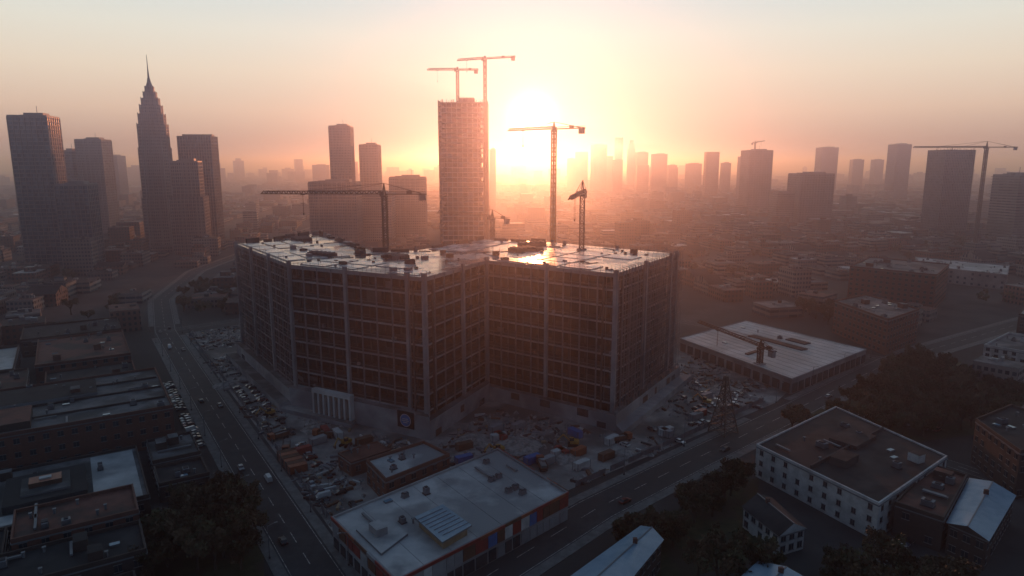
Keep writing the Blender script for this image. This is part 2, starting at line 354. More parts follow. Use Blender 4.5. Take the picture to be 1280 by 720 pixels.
for _ in range(420):
    x=R.uniform(-140,75);y=R.uniform(241,402)
    if not onroof(x,y,2.5): continue
    r=R.random(); yaw=R.choice([-.96,-.5,.6])+R.uniform(-.08,.08)
    if r<.08: mb.box(x,y,H,R.uniform(2,4),R.uniform(1.5,3),R.uniform(.8,2.0),yaw,R.choice(['concd','steel','conc','rust']))
    elif r<.6: mb.box(x,y,H,R.uniform(.5,2),R.uniform(.4,1.4),R.uniform(.2,1.0),yaw,R.choice(['timber','rust','steel','concd','conc']))
    elif r<.8: mb.beam((x,y,H),(x,y,H+R.uniform(1.2,3)),.06,'steel')
    else: mb.box(x,y,H,R.uniform(5,12),.2,.25,yaw,'steel')
def edgeplates(i,nrow,w_,d_,gap,start=2.0):
    p=Vector(MAIN[i]);q=Vector(MAIN[(i+1)%n]); t=(q-p).normalized(); nr=Vector((-t.y,t.x)); yaw=math.atan2(t.y,t.x); Ln=(q-p).length
    m=int((Ln-4)/(w_+gap))
    for a in range(m):
        for b in range(nrow):
            c_=p+t*(4+w_/2+a*(w_+gap))+nr*(start+d_/2+b*(d_+gap))
            if onroof(c_.x,c_.y,4) and R.random()<.88: mb.box(c_.x,c_.y,H,w_,d_,.3,yaw,'roofplate')
edgeplates(0,3,13,8,2.0); edgeplates(1,2,13,9,2.0); edgeplates(3,4,14,10,1.6); edgeplates(7,2,10,9,2)
for (x,y,a,w_,d_) in ((-84,300,-.6,14,5),(-50,292,-.5,10,6),(5,318,.6,12,7),(-112,362,-1.0,12,8),(10,340,.5,14,5)):
    mb.box(x,y,H,w_,d_,1.4,a,'concd','roofdark')
    for k in range(-2,3):
        mb.box(x+math.cos(a)*k*w_/5,y+math.sin(a)*k*w_/5,H+1.4,.25,d_,.5,a,'steel')
for i in (6,7,8,9,10):
    p=Vector(MAIN[i]);q=Vector(MAIN[(i+1)%n]); t=(q-p).normalized(); nr=Vector((-t.y,t.x)); Ln=(q-p).length; s_=3
    while s_<Ln-7:
        wd=R.uniform(3,9); c_=p+t*(s_+wd/2)+nr*R.uniform(1.5,3.5); mb.box(c_.x,c_.y,H,wd,R.uniform(.4,3),R.uniform(.8,2.4),math.atan2(t.y,t.x),R.choice(['concd','concd','steel','rust'])); s_+=wd+R.uniform(.5,5)
mb.build('building_under_construction')
p=Vector(pod[1]);q=Vector(pod[2]); t=(q-p).normalized(); nr=Vector((t.y,-t.x))
sg=MB(); c0=bx+nr*.2
N=24
for r_,k,of in ((2.5,'white',.02),(2.25,'bluepanel',.06)):
    ring=[(c0+t*math.cos(a)*r_+nr*of) for a in [2*math.pi*i/N for i in range(N)]]
    sg.face([(v.x,v.y,6+math.sin(2*math.pi*i/N)*r_) for i,v in enumerate(ring)],k)
    for i in range(N):
        j=(i+1)%N; a,b=ring[i],ring[j]; za,zb=6+math.sin(2*math.pi*i/N)*r_,6+math.sin(2*math.pi*j/N)*r_
        sg.face([(a.x,a.y,za),(b.x,b.y,zb),(b.x-nr.x*of,b.y-nr.y*of,zb),(a.x-nr.x*of,a.y-nr.y*of,za)],k)
for dz,l in ((.6,1.2),(-.1,1.6),(-.8,1.0)):
    a=c0-t*l+nr*.1;b=c0+t*l+nr*.1; sg.beam((a.x,a.y,6+dz),(b.x,b.y,6+dz),.14,'white')
sg.build('round_site_sign')
# ------------------------------------------------------------------ cranes
def crane(name,x,y,z0,h,jib,cj,yaw,tilt=0,k='cranedark',r=.16,mw=2.0,peak=8,flat=False):
    mb=MB(); hw=mw/2
    cs=[(hw,hw),(-hw,hw),(-hw,-hw),(hw,-hw)]
    for a,b in cs: mb.beam((a,b,0),(a,b,h),r,k)
    seg=max(4,int(h/(mw*1.25))); sh=h/seg
    for i in range(seg):
        for j in range(4):
            a,b=cs[j],cs[(j+1)%4]; 
            if i%2: a,b=b,a
            mb.beam((*a,i*sh),(*b,(i+1)*sh),r*.6,k); mb.beam((*cs[j],i*sh),(*cs[(j+1)%4],i*sh),r*.6,k)
    mb.box(0,0,-.2,mw*2.2,mw*2.2,.7,0,'conc')
    mb.box(0,0,h,mw*1.4,mw*1.4,1.0,0,k)
    mb.box(1.6,-1.7,h+.4,1.7,1.6,2.3,0,k); mb.box(2.5,-1.7,h+.9,.1,1.4,1.4,0,'glass')
    hz=h+1.6; tt=math.tan(tilt)
    def P(l,b,dz): return (l,b,hz+l*tt+dz)
    jw=.7; jh=1.5
    for b in(-jw,jw): mb.beam(P(1,b,0),P(jib,b,0),r*.8,k)
    mb.beam(P(1,0,jh),P(jib-2,0,jh*.8),r*.9,k)
    ns=int(jib/2.4); ds=(jib-1)/ns
    for i in range(ns):
        l=1+i*ds
        for b in(-jw,jw):
            mb.beam(P(l,b,0),P(l+ds/2,0,jh),r*.45,k); mb.beam(P(l+ds/2,0,jh),P(l+ds,b,0),r*.45,k)
        mb.beam(P(l,-jw,0),P(l,jw,0),r*.45,k)
    for b in(-.9,.9): mb.beam(P(-1,b,0),P(-cj,b,0),r,k); mb.beam(P(-1,b,1),P(-cj,b,1),r*.4,k)
    for i in range(int(cj/2)): mb.beam(P(-1-i*2,-.9,0),P(-1-i*2,.9,0),r*.6,k)
    zc=hz-cj*tt
    for i in range(3): mb.box(-cj+.9+i*1.1,0,zc-3.0,.95,1.9,3.4,0,'conc')
    mb.box(-cj*.6,0,hz-cj*.6*tt,2.4,1.4,1.6,0,k)
    if not flat:
        for a,b in((-.7,-.7),(.7,-.7),(.7,.7),(-.7,.7)): mb.beam((a,b,h+1),(0,0,h+1.6+peak),r*.8,k)
        top=(0,0,hz+peak)
        mb.beam(top,P(jib*.62,0,jh),r*.35,k); mb.beam(top,P(jib*.3,0,jh),r*.35,k); mb.beam(top,P(-cj+1,.9,0),r*.35,k); mb.beam(top,P(-cj+1,-.9,0),r*.35,k)
    else: mb.box(0,0,hz,1.6,1.6,2.4,0,k)
    l=jib*.66; mb.box(l,0,hz+l*tt-.5,1.8,1.2,.4,0,k)
    mb.beam((l,-.2,hz+l*tt-.5),(l,-.2,hz+l*tt-9),.05,k); mb.beam((l,.2,hz+l*tt-.5),(l,.2,hz+l*tt-9),.05,k); mb.box(l,0,hz+l*tt-10,.5,.5,1,0,k)
    o=mb.build(name); o.location=(x,y,z0); o.rotation_euler=(0,0,yaw); return o
PI=math.pi
crane('tower_crane',-60,323,0,84.5,59,20,PI-.06,0,peak=5,r=.24)
crane('tower_crane',24,400,0,118,50,28,PI-1.02,.02,peak=4,k='yellow',r=.26)
crane('tower_crane',33,322,60,25,60,15,math.atan2(-71,-13),.0,peak=6,r=.24)
crane('tower_crane',-47,612,152,26,26,18,PI+.15,-.02,peak=7,r=.34,flat=True)
crane('tower_crane',-23,604,0,186,24,27,PI+.3,-.1,peak=4,r=.34,k='cranedark',flat=True)
crane('tower_crane',545,800,0,117,82,34,PI-.05,0,peak=7,r=.35,mw=2.6)
crane('tower_crane',530,1520,128,16,26,10,.4,.15,peak=4,r=.28)
crane('tower_crane',117,311,7,7,52,10,math.atan2(50,-16),0,peak=3.5,k='rust',r=.2,mw=1.8)
crane('tower_crane',-12,420,0,66,36,12,PI+.5,.12,peak=5,r=.2)
# ------------------------------------------------------------------ towers
FOOT=[]
def tower(name,x,y,w_,d_,h,k='tgl',yaw=0,fs=3.8,crown='box',fins=0,steps=None,z0=0,slabp=.35):
    mb=MB(); FOOT.append((x,y+0,max(w_,d_)*.75+6))
    def blk(w1,d1,za,zb):
        mb.box(0,0,za,w1,d1,zb-za,0,k,'roofdark')
        nf=int((zb-za)/fs)
        for i in range(1,nf+1):
            mb.box(0,0,za+i*fs-.35,w1+slabp*2,d1+slabp*2,.5,0,'trim')
        if fins:
            nx=max(2,round(w1/fins))
            for i in range(nx+1):
                X=-w1/2+w1*i/nx
                for sy in(-1,1): mb.box(X,sy*(d1/2+.1),za,.5,.9,zb-za,0,'trim')
            ny=max(2,round(d1/fins))
            for i in range(ny+1):
                Y=-d1/2+d1*i/ny
                for sx in(-1,1): mb.box(sx*(w1/2+.1),Y,za,.9,.5,zb-za,0,'trim')
    if steps:
        za=0
        for (zb,fw) in steps: blk(w_*fw,d_*fw,za,zb); za=zb
    else: blk(w_,d_,0,h)
    hw,hd=w_/2,d_/2
    if crown=='box':
        mb.ring([(-hw,-hd),(hw,-hd),(hw,hd),(-hw,hd)],[(-hw+.5,-hd+.5),(hw-.5,-hd+.5),(hw-.5,hd-.5),(-hw+.5,hd-.5)],h,h+1.4,'trim')
        mb.box(w_*.08,0,h,w_*.5,d_*.5,4,0,'trim'); mb.box(-w_*.25,d_*.1,h,w_*.2,d_*.3,2.4,0,'trim')
        mb.beam((w_*.1,0,h+4),(w_*.1,0,h+11),.2,'trim')
    if crown=='slant':
        mb.box(0,hd*.3,h,w_*.9,d_*.4,2.5,0,'trim')
    if crown=='rebar':
        for _ in range(40): 
            X=R.uniform(-hw,hw);Y=R.choice([-hd+.5,hd-.5]); mb.beam((X,Y,h),(X,Y,h+R.uniform(1,3)),.15,'steel')
    o=mb.build(name); o.location=(x,y,z0); o.rotation_euler=(0,0,yaw); return o
T=tower
T('glass_skyscraper',-470,690,34,30,145,'tgl',.22,fins=5)
T('glass_tower_block',-420,665,28,26,80,'tgl',.22,fins=4)
T('office_tower',-612,1020,36,32,134,'tst',.1,fins=6)
T('office_tower',-640,1010,16,30,118,'tgl',.1)
T('office_tower',-366,780,28,26,102,'tst',.25,fins=4,steps=[(64,1.25),(102,1)])
T('slab_skyscraper',-394,875,40,24,134,'tgl',.08,fins=3,crown='slant')
T('office_tower',-249,1020,30,28,153,'tst',.05,fins=5)
T('office_tower',-218,1070,28,26,128,'tst',0,fins=5)
T('apartment_block',-223,870,59,30,77,'tst',0,fins=6)
T('apartment_block',-180,915,44,30,61,'wB',0)
T('apartment_block',-146,970,50,34,81,'wB',.1,fins=7)
T('office_tower',-42,1510,14,20,130,'tst',0)
T('office_tower',-1044,1820,42,40,120,'tgl',0)
T('office_tower',535,1520,52,44,128,'tst',.1,fins=6)
T('office_tower',675,2020,28,30,120,'tgl',0)
T('apartment_block',439,1120,28,30,53,'wB',.1)
T('apartment_block',506,1170,58,44,83,'tst',.1,fins=5)
T('office_tower',644,1020,46,36,120,'tgl',.1,fins=2.5,crown='rebar')
T('balcony_apartment_tower',668,915,34,40,85,'wC',.2,slabp=1.4)
for (x,y,w_,h) in ((260,2600,51,144),(312,2500,52,167),(379,2700,28,130),(460,3000,38,211),(448,2400,42,138),(508,2400,56,132),(623,2700,40,94),(681,2600,54,100),(546,1900,38,132),(709,2300,30,102),(1041,2300,59,152),(1391,2800,46,116),(1579,3000,42,117),(1113,2000,49,154),(230,2700,30,120),(350,2300,34,112),(415,2200,40,96),(580,2500,36,88),(-690,3000,50,110),(-800,2900,60,95)):
    T('distant_office_tower',x,y,w_*.92,w_*.8,h,R.choice(['tgl','tst']),R.uniform(-.2,.2),fs=6,crown=R.choice(['box','box','none']))
T('distant_spire_tower',480,2800,26,26,194,'tst',0,fs=6,steps=[(160,1.1),(180,.8),(194,.5)],crown='none')
# art-deco spire skyscraper
mb=MB(); k='tst'; w0=31
st=[(0,60,1.12),(60,118,1.04),(118,146,.98),(146,158,.86),(158,168,.72),(168,176,.58),(176,183,.42),(183,189,.28)]
for a,b,fw in st:
    w1=w0*fw; c_=w1*.18; h2=w1/2
    oc=[(-h2+c_,-h2),(h2-c_,-h2),(h2,-h2+c_),(h2,h2-c_),(h2-c_,h2),(-h2+c_,h2),(-h2,h2-c_),(-h2,-h2+c_)]
    mb.prism(oc,a,b,k,'trim'); i=a+3.8
    while i<b: mb.prism([(x*1.015,y*1.015) for x,y in oc],i-.3,i+.2,'trim',bottom=True); i+=3.8
    for x,y in oc: mb.box(x,y,a,.9,.9,b-a+1.2,0,'trim')
    for q_ in (-.3,-.1,.1,.3):
        for sgn in(-1,1): mb.box(q_*w1*.8,sgn*h2,a,.6,.9,b-a,0,'trim'); mb.box(sgn*h2,q_*w1*.8,a,.9,.6,b-a,0,'trim')
N=8
def frus(r0,r1,za,zb):
    for i in range(N):
        a0,a1=2*PI*i/N,2*PI*(i+1)/N
        mb.face([(r0*math.cos(a0),r0*math.sin(a0),za),(r0*math.cos(a1),r0*math.sin(a1),za),(r1*math.cos(a1),r1*math.sin(a1),zb),(r1*math.cos(a0),r1*math.sin(a0),zb)],'trim')
frus(4.2,2.2,189,195); frus(2.2,1.2,195,200); frus(1.1,.6,200,210); frus(.55,.2,210,226)
o=mb.build('spire_skyscraper'); o.location=(-428,835,0); o.rotation_euler=(0,0,.3); FOOT.append((-428,835,32))
# central high-rise under construction
mb=MB(); W_,D_,Hh=37,34,152; nf=36; f_=Hh/nf
mb.box(0,0,0,W_-6,D_-6,Hh-.5,0,'void')
for i in range(1,nf+1): mb.box(0,0,i*f_-.7,W_,D_,.75,0,'slab','floor')
for i in range(9):
    X=-W_/2+.6+(W_-1.2)*i/8
    for sy in(-1,1): mb.box(X,sy*(D_/2-.5),0,.7,.7,Hh-.6,0,'conc')
for i in range(8):
    Y=-D_/2+.6+(D_-1.2)*i/7
    for sx in(-1,1): mb.box(sx*(W_/2-.5),Y,0,.7,.7,Hh-.6,0,'conc')
for i in range(nf-1):
    for j in range(8):
        if R.random()<.8*(1-i/nf*.6): mb.box(-W_/2+2.9+j*(W_-1.2)/8,-D_/2+1.6,i*f_+.06,3.9,.15,f_-.8,0,R.choice(['tgl','tgl','concd','concd','rust']))
        if R.random()<.5: mb.box(W_/2-1.4,-D_/2+2.8+j*(D_-1.2)/8,i*f_+.06,.15,3.6,f_-.8,0,R.choice(['tgl','concd']))
for i in range(nf):
    mb.box(-W_/2-1.0,0,i*f_+1.2,1.8,D_,.2,0,'timber')
    mb.box(W_/2+1.8,0,i*f_+1.2,2.6,D_*.8,.2,0,'timber')
for Y in [-D_/2+i*3.4 for i in range(11)]:
    for X in(-W_/2-1.9,W_/2+.7,W_/2+3.1): mb.beam((X,Y,0),(X,Y,Hh+2),.16,'steel')
for i in range(20): mb.beam((W_/2+3.1,-D_/2,i*7.6),(W_/2+3.1,D_/2-4,i*7.6+7.6),.12,'steel')
for _ in range(60): X=R.uniform(-W_/2,W_/2); mb.beam((X,-D_/2+.5,Hh),(X,-D_/2+.5,Hh+R.uniform(1,3)),.12,'steel')
mb.box(3,2,Hh,14,12,5,0,'conc')
o=mb.build('high_rise_under_construction'); o.location=(-43,620,0); FOOT.append((-43,620,32))
# ------------------------------------------------------------------ named nearby buildings
def building(name,q,h,kw='brick',kt='roofdark',floors=3,bay=4,win=True,par=.9,clut=10,ww=1.6,wh=1.7,frame='trim',seed=None):
    q=ccw(q); mb=MB(); r=random.Random(seed if seed is not None else int(q[0][0]*13+q[0][1]))
    mb.prism(q,0,h,kw,kt); cx=sum(p[0] for p in q)/len(q); cy=sum(p[1] for p in q)/len(q)
    FOOT.append((cx,cy,max(math.dist((cx,cy),p) for p in q)*.85+4))
    if par: mb.ring([*inset(q,-.05)],inset(q,.4),h-.02,h+par,kw); 
    fh=h/floors
    for i in range(len(q)):
        p=Vector(q[i]);e=Vector(q[(i+1)%len(q)]); t=(e-p).normalized(); nr=Vector((t.y,-t.x)); Ln=(e-p).length; yaw=math.atan2(t.y,t.x)
        if nr.y>.3 and abs(nr.x)<.8: continue
        a=(p+e)/2+nr*.1; mb.box(a.x,a.y,h-.6,Ln,.2,.3,yaw,frame)
        if win:
            nb=max(1,int(Ln/bay))
            for f_ in range(floors):
                for j in range(nb):
                    if r.random()<.08: continue
                    c_=p+t*((j+.5)*Ln/nb)+nr*.03; zb=f_*fh+fh*.3
                    mb.box(c_.x,c_.y,zb,ww,.10,wh,yaw,'glass')
                    c2=c_+nr*.04; mb.box(c2.x,c2.y,zb-.18,ww+.4,.2,.17,yaw,frame); mb.box(c2.x,c2.y,zb+wh+.01,ww+.3,.12,.14,yaw,frame)
                    mb.box(c2.x,c2.y,zb,.08,.08,wh,yaw,frame)
    e0=Vector(q[1])-Vector(q[0]); yaw=math.atan2(e0.y,e0.x); qi=inset(q,2.5); xs=[p[0] for p in q];ys=[p[1] for p in q]
    c=0
    for _ in range(clut*8):
        if c>=clut: break
        x=r.uniform(min(xs),max(xs));y=r.uniform(min(ys),max(ys))
        if not inpoly(x,y,qi): continue
        c+=1; v=r.random()
        if v<.3:
            a,b,hh=r.uniform(1.5,3.2),r.uniform(1.2,2.2),r.uniform(1,1.8); mb.box(x,y,h+.25,a,b,hh,yaw,'steel','trim'); mb.box(x,y,h,a+.4,b+.4,.25,yaw,'concd'); mb.box(x,y,h+.25+hh,a*.5,a*.5,.25,yaw,'concd')
        elif v<.5: mb.box(x,y,h,1.4,2.2,.5,yaw,'trim','skyglass')
        elif v<.75: mb.beam((x,y,h),(x,y,h+1.2),.22,'trim'); mb.box(x,y,h+1.2,.8,.8,.25,yaw,'trim')
        elif v<.88: mb.box(x,y,h+.3,r.uniform(5,11),.6,.5,yaw+r.choice([0,PI/2]),'trim')
        else: mb.box(x,y,h,r.uniform(3,5),3,2.6,yaw,kw,kt)
    return mb
O=(-48,153); av=(-.545,.839); nv=(.839,.545)
def SDp(s,d): return (O[0]+av[0]*s+nv[0]*d, O[1]+av[1]*s+nv[1]*d)
def rect(s0,s1,d0,d1): return [SDp(s0,d0),SDp(s1,d0),SDp(s1,d1),SDp(s0,d1)]
def pt(mb,name): return mb.build(name)
mb=building('x',rect(108,163,-18,-110),14,'brick','roofgrey',3,4,clut=34)
for s_ in (121,135,149): mb.prism(rect(s_,s_+.5,-19,-108),14,14.7,'brickd')
mb.prism(rect(112,130,-60,-90),14,16.5,'brickd','roofred'); mb.prism(rect(138,158,-40,-75),14,15.2,'conc','roofdark')
pt(mb,'brick_warehouse')
mb=building('x',rect(57,99,-31,-112),5,'brickd','roofgrey',1,5,clut=12)
mb.prism(rect(58.5,97.5,-32.5,-44.5),5,5.1,'conc','rooflight'); mb.prism(rect(60,66,-47,-90),5,5.1,'conc','rooflight')
mb.prism(rect(67,88,-46,-66),5,7.2,'concd','roofdark'); mb.prism(rect(71,84,-50,-62),7.2,7.8,'conc','roofgrey'); mb.prism(rect(75,80,-52,-60),7.8,9.2,'rust','orange'); mb.prism(rect(76.6,78.4,-54.5,-57.5),9.2,9.6,'white')
pt(mb,'low_commercial_building')
pt(building('x',rect(62,76,-14,-28),5.5,'brickd','roofdark',1,4,clut=5),'storage_shed')
pt(building('x',rect(78,98,-14,-28),6.5,'brickd','roofgrey',2,4,clut=6),'storage_shed')
pt(building('x',rect(18,34,-35,-80),9,'brickd','roofdark',2,4,clut=14),'dark_roofed_workshop')
pt(building('x',rect(36,53,-35,-62),11,'brick','roofred',3,4,clut=9),'dark_roofed_workshop')
pt(building('x',rect(36,53,-64,-105),7,'brickd','roofdark',2,4,clut=9),'dark_roofed_workshop')
mb=building('x',rect(-2,15,-60,-92),8,'brickd','blueroof',2,4,clut=3); pt(mb,'blue_roofed_workshop')
pt(building('x',rect(-2,15,-38,-58),6,'brickd','roofdark',2,4,clut=5),'dark_roofed_workshop')
pt(building('x',rect(211,266,-24,-62),10,'brick','roofred',3,4,clut=14),'brick_office')
pt(building('x',rect(172,204,-24,-58),8,'brick','roofdark',2,4,clut=12),'brick_office')
pt(building('x',rect(172,204,-64,-110),11,'brickd','roofred',3,4,clut=12),'brick_office')
pt(building('x',rect(214,262,-70,-120),9,'brickd','rooflight',2,5,clut=12),'flat_roofed_office')
pt(building('x',rect(275,310,-24,-70),9,'brickd','roofdark',2,4,clut=12),'brick_office')
pt(building('x',rect(278,312,-80,-130),12,'brick','roofgrey',3,4,clut=12),'brick_office')
# foreground flat-roofed store
ST=[(-47.5,166.3),(-25.9,138.3),(15.9,180.1),(-4.7,210.4)]
mb=building('x',ST,8,'conc','rooflight',1,6,win=False,par=.6,clut=9,seed=5)
for e1,e2 in ((1,2),(2,3),(0,1)):
    p=Vector(ST[e1]);q=Vector(ST[e2]); t=(q-p).normalized(); nr=Vector((t.y,-t.x)); Ln=(q-p).length; j=0
    while j<Ln-.5:
        wd=min(R.uniform(2,7),Ln-j); c_=p+t*(j+wd/2)+nr*.22; mb.box(c_.x,c_.y,7.85,wd-.04,.3,.85,math.atan2(t.y,t.x),R.choice(['redpanel','redpanel','orange','redpanel','conc','rust'])); j+=wd
p=Vector((-25.9,138.3));q=Vector((15.9,180.1)); t=(q-p).normalized(); nr=Vector((t.y,-t.x)); yaw=math.atan2(t.y,t.x); Ln=(q-p).length
j=0.5
while j<Ln-3:
    wd=R.uniform(2.2,4.6); c_=p+t*(j+wd/2)+nr*.16; mb.box(c_.x,c_.y,4.4,wd-.12,.16,3.3,yaw,R.choice(['rust','redpanel','redpanel','concd','bluepanel','rust','conc','white']))
    c2=p+t*(j+wd/2)+nr*.1; mb.box(c2.x,c2.y,.3,wd-.6,.12,3.2,yaw,R.choice(['glass','glass','concd','conc'])); j+=wd
p=Vector((-47.5,166.3));q=Vector((-25.9,138.3)); t=(q-p).normalized(); nr=Vector((t.y,-t.x)); yaw=math.atan2(t.y,t.x)
for j in range(8):
    c_=p+t*(2.4+j*4.2)+nr*.12; mb.box(c_.x,c_.y,4.6,3.8,.14,2.6,yaw,R.choice(['rust','redpanel','conc'])); mb.box(c_.x,c_.y,.4,3.0,.12,2.8,yaw,'glass')
sk=[(-24.7,162.1),(-18.5,168.4),(-10.5,158.1),(-16.7,150.7)]
mb.prism(inset(sk,.6),8,10.3,'timber','skyglass'); mb.prism(inset(sk,-.3),10.3,10.75,'trim','blueroof',bottom=True)
cx,cy=-17.6,159.8
a_=math.atan2(168.4-162.1,6.2)
for k_ in range(-3,4): mb.box(cx+math.cos(a_+PI/2)*k_*1.7,cy+math.sin(a_+PI/2)*k_*1.7,10.76,8.4,.14,.12,a_,'trim')
lowp=[(-41,160),(-33,168),(-25,158),(-31,147)]
mb.prism(inset(lowp,1),8,8.6,'trim','rooflight')
for (x,y) in ((-6,188),(-4,190),(-1,181),(1,183),(3,180),(-8,200),(-30,178)):
    mb.box(x,y,8.25,1.8,1.3,1.1,.75,'steel','concd'); mb.box(x,y,8.0,2.1,1.6,.25,.75,'trim'); mb.beam((x,y,9.3),(x,y,9.6),.4,'trim')
for k_ in range(1,7):
    a=Vector(ST[0]).lerp(Vector(ST[3]),k_/7);b=Vector(ST[1]).lerp(Vector(ST[2]),k_/7); a2=a.lerp(b,.03);b2=a.lerp(b,.97); mb.beam((a2.x,a2.y,8.0),(b2.x,b2.y,8.0),.035,'roofgrey')
pt(mb,'flat_roofed_store')
mb=building('x',[(-46,202.4),(-29.6,216.9),(-20.1,206.6),(-37.4,188.6)],7.5,'brick','rooflight',2,4,clut=7); pt(mb,'brick_site_office')
pt(building('x',[(-58,214),(-47,224),(-41,217),(-52,207)],5,'brick','roofred',1,4,clut=3,par=.3),'brick_outbuilding')
q=[(91,359),(140.8,401.2),(180.4,336.3),(123,287.8)]
mb=building('x',q,7,'conc','slab',1,5,win=False,par=.25,clut=4,seed=3)
mb.box(140,350,7,34,5,.5,2.1,'concd','roofdark'); mb.box(152,352,7,12,5,.55,2.1,'concd','roofdark'); mb.box(120,330,7,10,2,.6,.7,'rust')
for k_ in range(14):
    a=Vector(q[0]).lerp(Vector(q[1]),(k_+.5)/14);b=Vector(q[3]).lerp(Vector(q[2]),(k_+.5)/14); mb.beam((a.x,a.y,7.0),(b.x,b.y,7.0),.06,'roofgrey')
for (e1,e2) in ((q[0],q[3]),(q[3],q[2])):
    e1=Vector(e1);e2=Vector(e2); 
    for k_ in range(13):
        c_=e1.lerp(e2,(k_+.5)/13); t=(e2-e1).normalized(); nr=Vector((t.y,-t.x)); c_=c_+nr*.1
        mb.box(c_.x,c_.y,.5,4.2,.25,4.2,math.atan2(t.y,t.x),'concd')
pt(mb,'slab_roofed_depot')
mb=building('x',[(79,208),(98,169),(135,199),(121,243)],10.5,'white','roofdark',3,4.4,clut=12,ww=1.3,wh=1.5,par=.5)
a=Vector((88,190));b=Vector((128,222)); 
d_=(b-a).normalized(); mb.box((a.x+b.x)/2,(a.y+b.y)/2,10.5,(b-a).length*.94,.5,1.1,math.atan2(d_.y,d_.x),'concd')
mb.box(112,212,10.5,14,9,1.3,math.atan2(d_.y,d_.x),'concd','roofdark'); mb.box(101,195,10.5,8,5,2.4,math.atan2(d_.y,d_.x),'concd','roofdark')
pt(mb,'white_walled_warehouse')
def gable(name,q,h,rh,kw,kt,win=True,bay=3,floors=2,over=.5):
    q=ccw(q); base=building('x',q,h,kw,kw,floors,bay,win=win,par=0,clut=0); 
    p=[Vector(a) for a in inset(q,-over)]
    m0=(p[0]+p[3])/2;m1=(p[1]+p[2])/2
    def face(a,b,c,d):
        l=(Vector(b[:2])-Vector(a[:2])).length; wd=math.dist(b,c)
        base.face([a,b,c,d],kt,[(0,0),(l,0),(l,wd),(0,wd)])
    z=h+.05; r_=h+rh
    face((*p[0],z),(*p[1],z),(*m1,r_),(*m0,r_)); face((*p[2],z),(*p[3],z),(*m0,r_),(*m1,r_))
    base.face([(*p[0],z),(*m0,r_),(*p[3],z)],kw); base.face([(*p[1],z),(*p[2],z),(*m1,r_)],kw); base.face([(*v,z) for v in p[::-1]],kw)
    base.beam((*m0,r_),(*m1,r_),.15,'trim'); c_=m0.lerp(m1,.7); base.box(c_.x,c_.y,r_-1,1,.8,2.2,0,'brick')
    return base.build(name)
gable('white_house',[(68.8,161.4),(76.8,165),(74,181),(64.5,176)][1:]+[(68.8,161.4)],6,2.6,'white','roofdark',bay=2.8)
gable('blue_roofed_workshop',[(117.6,155),(140.8,178),(135.3,188),(113,163)],8.5,1.6,'brickd','blueroof')
pt(building('x',[(104,172),(112,163.5),(134.5,188.5),(128,196)],9,'brickd','roofred',2,4,clut=8),'dark_roofed_workshop')
pt(building('x',[(156,218),(178,232),(186,202),(152,192)],15,'brickd','roofdark',4,3.4,clut=12),'brick_apartment_block')
gable('blue_roofed_shed',[(21,131),(37,155),(33,161),(13,139)],8.5,1.5,'brickd','blueroof')
gable('blue_roofed_shed',[(60,131),(67,138),(58,146),(52,140)],8,1.3,'brickd','blueroof')
pt(building('x',[(192.8,400),(197.8,350),(230,377),(222,421)],19,'brick','roofgrey',5,3.6,clut=20),'brick_apartment_block')
mb=building('x',[(386,648),(358,591),(396,539),(435,591)],12,'conc','rooflight',3,5,clut=30); pt(mb,'flat_roofed_office')
pt(building('x',[(232,325),(255,298),(285,322),(262,350)],12,'white','roofgrey',4,3.5,clut=12),'white_office_block')
pt(building('x',[(250,500),(290,460),(330,510),(292,552)],25,'brick','roofgrey',7,4,clut=20),'brick_apartment_block')
pt(building('x',[(300,395),(325,372),(352,398),(325,422)],12,'brickd','rooflight',3,4,clut=12),'brick_office')
pt(building('x',[(215,255),(238,232),(262,258),(240,282)],9,'brickd','roofdark',2,4,clut=10),'dark_roofed_workshop')
pt(building('x',[(160,180),(172,160),(196,178),(184,196)],8,'brickd','roofdark',2,4,clut=6),'dark_roofed_workshop')
gable('garden_house',[(140,150),(150,140),(160,150),(150,160)],6,3,'brick','roofdark')
# ------------------------------------------------------------------ trees
def treemesh(seed,hgt,kl):
    r=random.Random(seed); mb=MB(); th=hgt*.38
    mb.beam((0,0,-.2),(r.uniform(-.2,.2),r.uniform(-.2,.2),th),.32,'bark',.2)
    tips=[]
    for i in range(10):
        a=i*2.4+r.uniform(-.3,.3); l=hgt*r.uniform(.25,.42); el=r.uniform(.35,1.25)
        s=(0,0,th*r.uniform(.7,1)); e=(math.cos(a)*math.cos(el)*l,math.sin(a)*math.cos(el)*l,s[2]+math.sin(el)*l)
        mb.beam(s,e,.14,'bark',.05); tips.append(e)
        for _ in range(3):
            a2=a+r.uniform(-1,1); e2=(e[0]+math.cos(a2)*hgt*.12,e[1]+math.sin(a2)*hgt*.12,e[2]+r.uniform(0,.16)*hgt); mb.beam(e,e2,.06,'bark',.02); tips.append(e2)
    for e in tips:
        rr=hgt*r.uniform(.07,.13); kk=r.choice([kl,kl,'leafB' if kl=='leafA' else 'leafA'])
        for _ in range(42):
            d=Vector((r.gauss(0,1),r.gauss(0,1),r.gauss(0,.8))).normalized()*rr*r.uniform(.4,1.1)
            c=Vector(e)+d; s=r.uniform(.24,.5); a=Vector((r.gauss(0,1),r.gauss(0,1),r.gauss(0,1))).normalized(); b=a.orthogonal().normalized()
            mb.face([tuple(c+a*s),tuple(c+b*s*.7),tuple(c-a*s),tuple(c-b*s*.7)],kk)
    return mb.mesh('tree')
TM=[treemesh(1,11,'leafA'),treemesh(2,13,'leafB'),treemesh(3,9,'leafA'),treemesh(4,12,'leafB')]
def roadd(x,y): return min(segd(x,y,a,b)-wd/2 for q,wd in ROADS.values() for a,b in zip(q,q[1:]))
TP=[]
